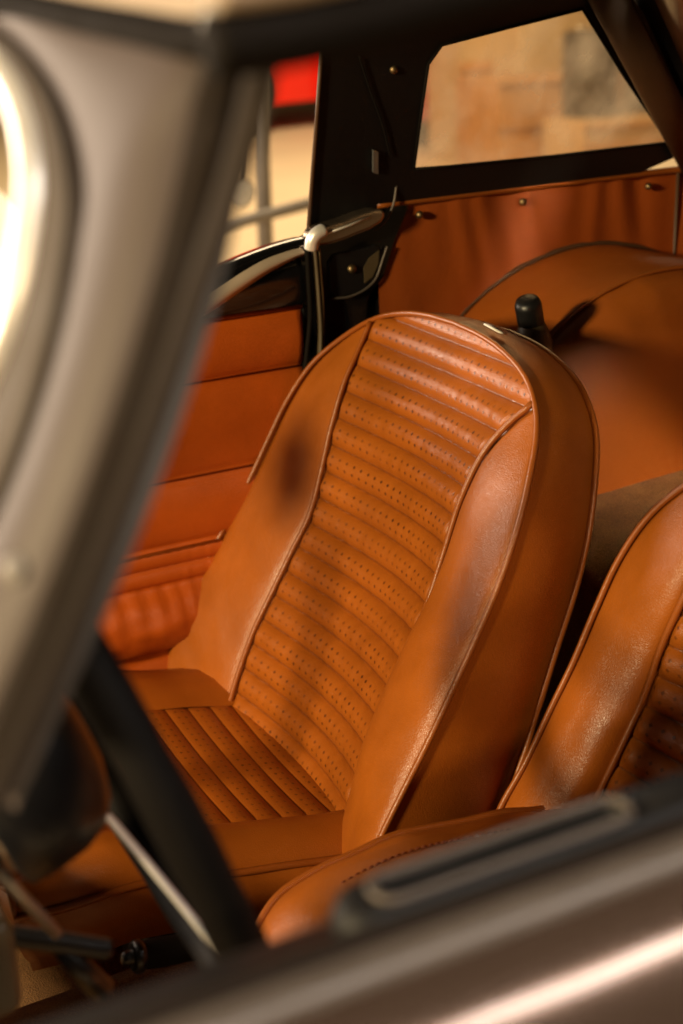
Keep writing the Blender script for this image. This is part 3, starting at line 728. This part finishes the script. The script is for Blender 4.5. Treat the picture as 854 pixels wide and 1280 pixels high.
MB().box((k0.x - .05, .80, k1.z), (k1.x, .90, k0.z - .01)).build('lower_shroud', 'brownish', sc, smooth=False, bevel=.012)

# ------------------------------------------------------------------ handbrake
hb = thing('handbrake', 'black handbrake lever with round end button between the seats', 'handbrake', (.45, 1.12, .275))
h0 = atY(165, 1197, 1.10); h1 = atY(235, 1184, 1.10); dirn = (h1 - h0).normalized()
h2 = h1 + dirn * .10 + Vector((.05, 0, -.05))
MB().tube([h0, h0 + dirn * .004, h0 + dirn * .012, h0 + dirn * .03, h0 + dirn * .055, h1 + dirn * .02, h1 + dirn * .03], [.013, .0145, .0135, .0150, .0138, .0150, .010], 16).build('grip', 'rubber', hb)
MB().tube([h1, h1 + dirn * .06, h2], .0075, 12).build('lever', 'black_plastic', hb)
bt = MB().lathe([(0, .010), (.006, .0095), (.0075, .006), (.0075, 0), (.0145, -.001), (.0165, -.004), (.0165, -.008), (.013, -.012)], h0, -dirn, 20).build('end_button', 'black_plastic', hb)

# ------------------------------------------------------------------ the workshop outside
g = MB().poly([(-30, -30, 0), (60, -30, 0), (60, 60, 0), (-30, 60, 0)]).build('floor', 'ground', smooth=False); tag(g, None, None, kind='structure')
w = MB().box((-8, 17, 0), (30, 17.3, 6)).build('back_wall', 'wall', smooth=False); tag(w, 'pale plaster wall at the back of the workshop', 'wall')
# red car
def red_car(cx_, cy_, rz):
    t = thing('parked_car', 'red car parked across the floor, seen through the far door opening', 'car', (cx_, cy_, 0))
    cs, sn = math.cos(rz), math.sin(rz)
    def T(x, y, z): return Vector((cx_ + x * cs - y * sn, cy_ + x * sn + y * cs, z))
    prof = [(-2.0, .45), (-1.98, .70), (-1.85, .80), (-.9, .90), (-.35, 1.30), (.75, 1.32), (1.45, .95), (1.95, .88), (2.02, .6), (2.0, .30), (1.6, .22), (-1.6, .22), (-1.97, .28)]
    rows = []
    for y, k in ((-.78, .0), (-.74, .03), (-.6, .05), (.6, .05), (.74, .03), (.78, 0)):
        rows.append([T(x * (1 + k * .2), y * (1 if z < .95 else .84), z + (k - .05) * .5 * (z > .4)) for x, z in prof])
    mb = MB(); mb.grid([r + [r[0]] for r in rows]); mb.poly(rows[0]); mb.poly(rows[-1])
    mb.build('body', 'red', t, angle=40)
    for s in (-1, 1):
        MB().prism([T(-.8, s * .70, .93), T(-.33, s * .66, 1.24), T(.7, s * .66, 1.26), T(1.2, s * .70, .96)], (0, 0, 0.001)).build('side_window', 'dark', t, smooth=False)
        for x in (-1.25, 1.3):
            c = T(x, s * .78, .31); ax = T(0, s, 0) - T(0, 0, 0)
            wb = MB().lathe([(.18, .0), (.28, -.0), (.31, -.03), (.31, -.16), (.28, -.19)], c + ax * .02, ax, 24).build('wheel', 'tyre', t)
            MB().lathe([(0, .02), (.1, .018), (.18, .0)], c + ax * .02, ax, 20).build('rim', 'dull_chrome', wb)
    for x in (-2.03, 2.03):
        MB().tube([T(x, -.75, .42), T(x * 1.02, 0, .42), T(x, .75, .42)], .05, 10).build('bumper', 'chrome', t)
        for s in (-.55, .55):
            MB().lathe([(0, .02), (.07, .015), (.085, 0)], T(x * .985, s, .62), T(math.copysign(1, x), 0, 0) - T(0, 0, 0), 16).build('lamp', 'white', t)
red_car(5.6, 11.6, R(12))
# grey trestle seen through the far door opening
tr_ = thing('steel_trestle', 'grey tubular steel trestle standing on the floor beyond the far door', 'trestle', (2.2, 5.2, 0))
def gdep(px, py, Y): return atY(px, py, Y)
pa, pb = gdep(322, 60, 5.6), gdep(334, 345, 5.6); pb = Vector((pb.x, pb.y, 0)); pa = Vector((pa.x, pa.y, 1.05))
MB().tube([pa, pb], .034, 10).build('post', 'grey', tr_)
r0, r1 = gdep(215, 300, 5.5), gdep(430, 243, 5.5)
MB().tube([r0, r1], .026, 10).build('rail', 'grey', tr_)
f0 = Vector((pb.x - .5, pb.y - .2, 0.03)); f1 = Vector((pb.x + .6, pb.y + .35, .03))
MB().tube([f0, f1], .026, 10).build('foot', 'grey', tr_)
MB().tube([r0, Vector((r0.x - .1, r0.y + .1, 0))], .03, 10).build('post', 'grey', tr_)
MB().tube([r1, Vector((r1.x + .1, r1.y + .1, 0))], .03, 10).build('post', 'grey', tr_)
hk = gdep(300, 240, 5.7)
jg = thing('hanging_lamp', 'small dark work lamp with pale lens beside the trestle post', 'work lamp', hk)
MB().lathe([(0, -.06), (.04, -.05), (.06, 0), (.06, .05)], hk, (-.4, -.9, .1), 16).build('shade', 'dark', jg)
MB().lathe([(0, .06), (.04, .055), (.055, .05)], hk, (-.4, -.9, .1), 16).build('lens', 'white', jg)
MB().tube([hk + Vector((0, 0, .05)), hk + Vector((.02, 0, .25)), pa + Vector((0, 0, -.1))], .012, 8).build('arm', 'dark', jg)
# furniture behind the quarter window
def crate(name, px, py, Y, w_, d_, h_, mat, label, cat, z0=0.0, slat=True, grp=None):
    c = atY(px, py, Y); x0, x1 = c.x - w_ / 2, c.x + w_ / 2
    t = thing(name, label, cat, (c.x, Y, z0), grp)
    MB().box((x0, Y, z0), (x1, Y + d_, z0 + h_)).build('box_body', mat, t, smooth=False, bevel=.01)
    if slat:
        for k in (0.02, .5, .98):
            z = z0 + h_ * k
            MB().box((x0 - .01, Y - .025, z - .03 if k > .1 else z), (x1 + .01, Y - .002, z + .03 if k < .9 else z)).build('batten', 'wood', t, smooth=False)
    return t
crate('wooden_cabinet', 655, 110, 9.2, 1.05, .6, .62, 'wood', 'orange wooden cabinet standing centrally behind the quarter window', 'cabinet')
crate('pale_crate', 563, 110, 9.8, .42, .5, 1.35, 'pale_wood', 'tall pale wooden crate left of the orange cabinet', 'crate')
crate('cardboard_box', 648, 70, 9.4, .62, .4, .42, 'pale_wood', 'pale box sitting on top of the orange cabinet', 'box', z0=.62, slat=False)
crate('steel_locker', 760, 60, 10.5, .8, .5, 1.7, 'grey', 'tall grey locker right of the orange cabinet', 'locker')
crate('low_crate', 745, 140, 8.6, .9, .5, .34, 'card', 'low brown crate in front of the grey locker', 'crate')
crate('plank_stack', 590, 170, 7.6, 1.3, .5, .10, 'pale_wood', 'low stack of pale planks lying nearest the quarter window', 'planks', slat=False)
bg = thing('dark_barrel', 'dark steel drum beside the box on the cabinet', 'drum', atY(685, 130, 9.0))
c = atY(687, 90, 9.05); MB().lathe([(0, .92), (.16, .92), (.19, .90), (.19, .6), (.20, .58), (.19, .56), (.19, .3), (.20, .28), (.19, .26), (.19, 0)], (c.x, c.y, 0), (0, 0, 1), 24).build('drum_shell', 'dark', bg)
MB().lathe([(0, .03), (.02, .03), (.02, 0)], (c.x - .08, c.y, .92), (0, 0, 1), 12).build('drum_cap', 'chrome', bg)

# ------------------------------------------------------------------ light
wd = bpy.data.worlds.new('World'); S.world = wd; wd.use_nodes = True
bgn = wd.node_tree.nodes['Background']; bgn.inputs['Color'].default_value = (1.0, .70, .40, 1); bgn.inputs['Strength'].default_value = .014
def lamp(name, loc, target, size, energy, col=(1, .74, .46), sy=None):
    d = bpy.data.lights.new(name, 'AREA'); d.energy = energy; d.color = col; d.size = size
    if sy: d.shape = 'RECTANGLE'; d.size_y = sy
    o = bpy.data.objects.new(name, d); COL.objects.link(o); o.location = loc
    o.rotation_euler = (Vector(target) - Vector(loc)).to_track_quat('-Z', 'Y').to_euler(); return o
lamp('key_lamp', (-2.6, .32, 1.80), (.7, 1.45, .6), .30, 178, (1, .77, .44))
lamp('second_lamp', (-.42, -2.4, 2.62), (.5, 1.5, .4), .12, 42, (1, .72, .42))
lamp('sheen_lamp', (-2.8, 5.6, 1.9), (.75, 1.4, .7), 2.2, 310, (1, .81, .63), sy=1.6)  # unseen soft source, added for sheen on the seat insert
rl = lamp('rear_lamp', (1.7, -2.4, 2.75), (1.42, 1.60, .62), .3, 2.2, (1, .78, .50)); rl.data.spread = R(14)
lamp('floor_lamp', (3.5, 7.0, 4.2), (3.8, 8, 0), 3.0, 480, (1, .74, .44))
for k in range(6):
    tl = lamp('tube_lamp', (.0 + k * .5, -.66, 3.1), (.35, .36, .86), .37, .55, (1, .93, .87), sy=.72); tl.data.spread = R(40)

S.view_settings.view_transform = 'Standard'; S.view_settings.look = 'None'; S.view_settings.exposure = 0; S.view_settings.gamma = 1
S.cycles.use_denoising = True
S.cycles.max_bounces = 10; S.cycles.transparent_max_bounces = 12
S.cycles.caustics_reflective = False; S.cycles.caustics_refractive = False
S.cycles.sample_clamp_indirect = 4
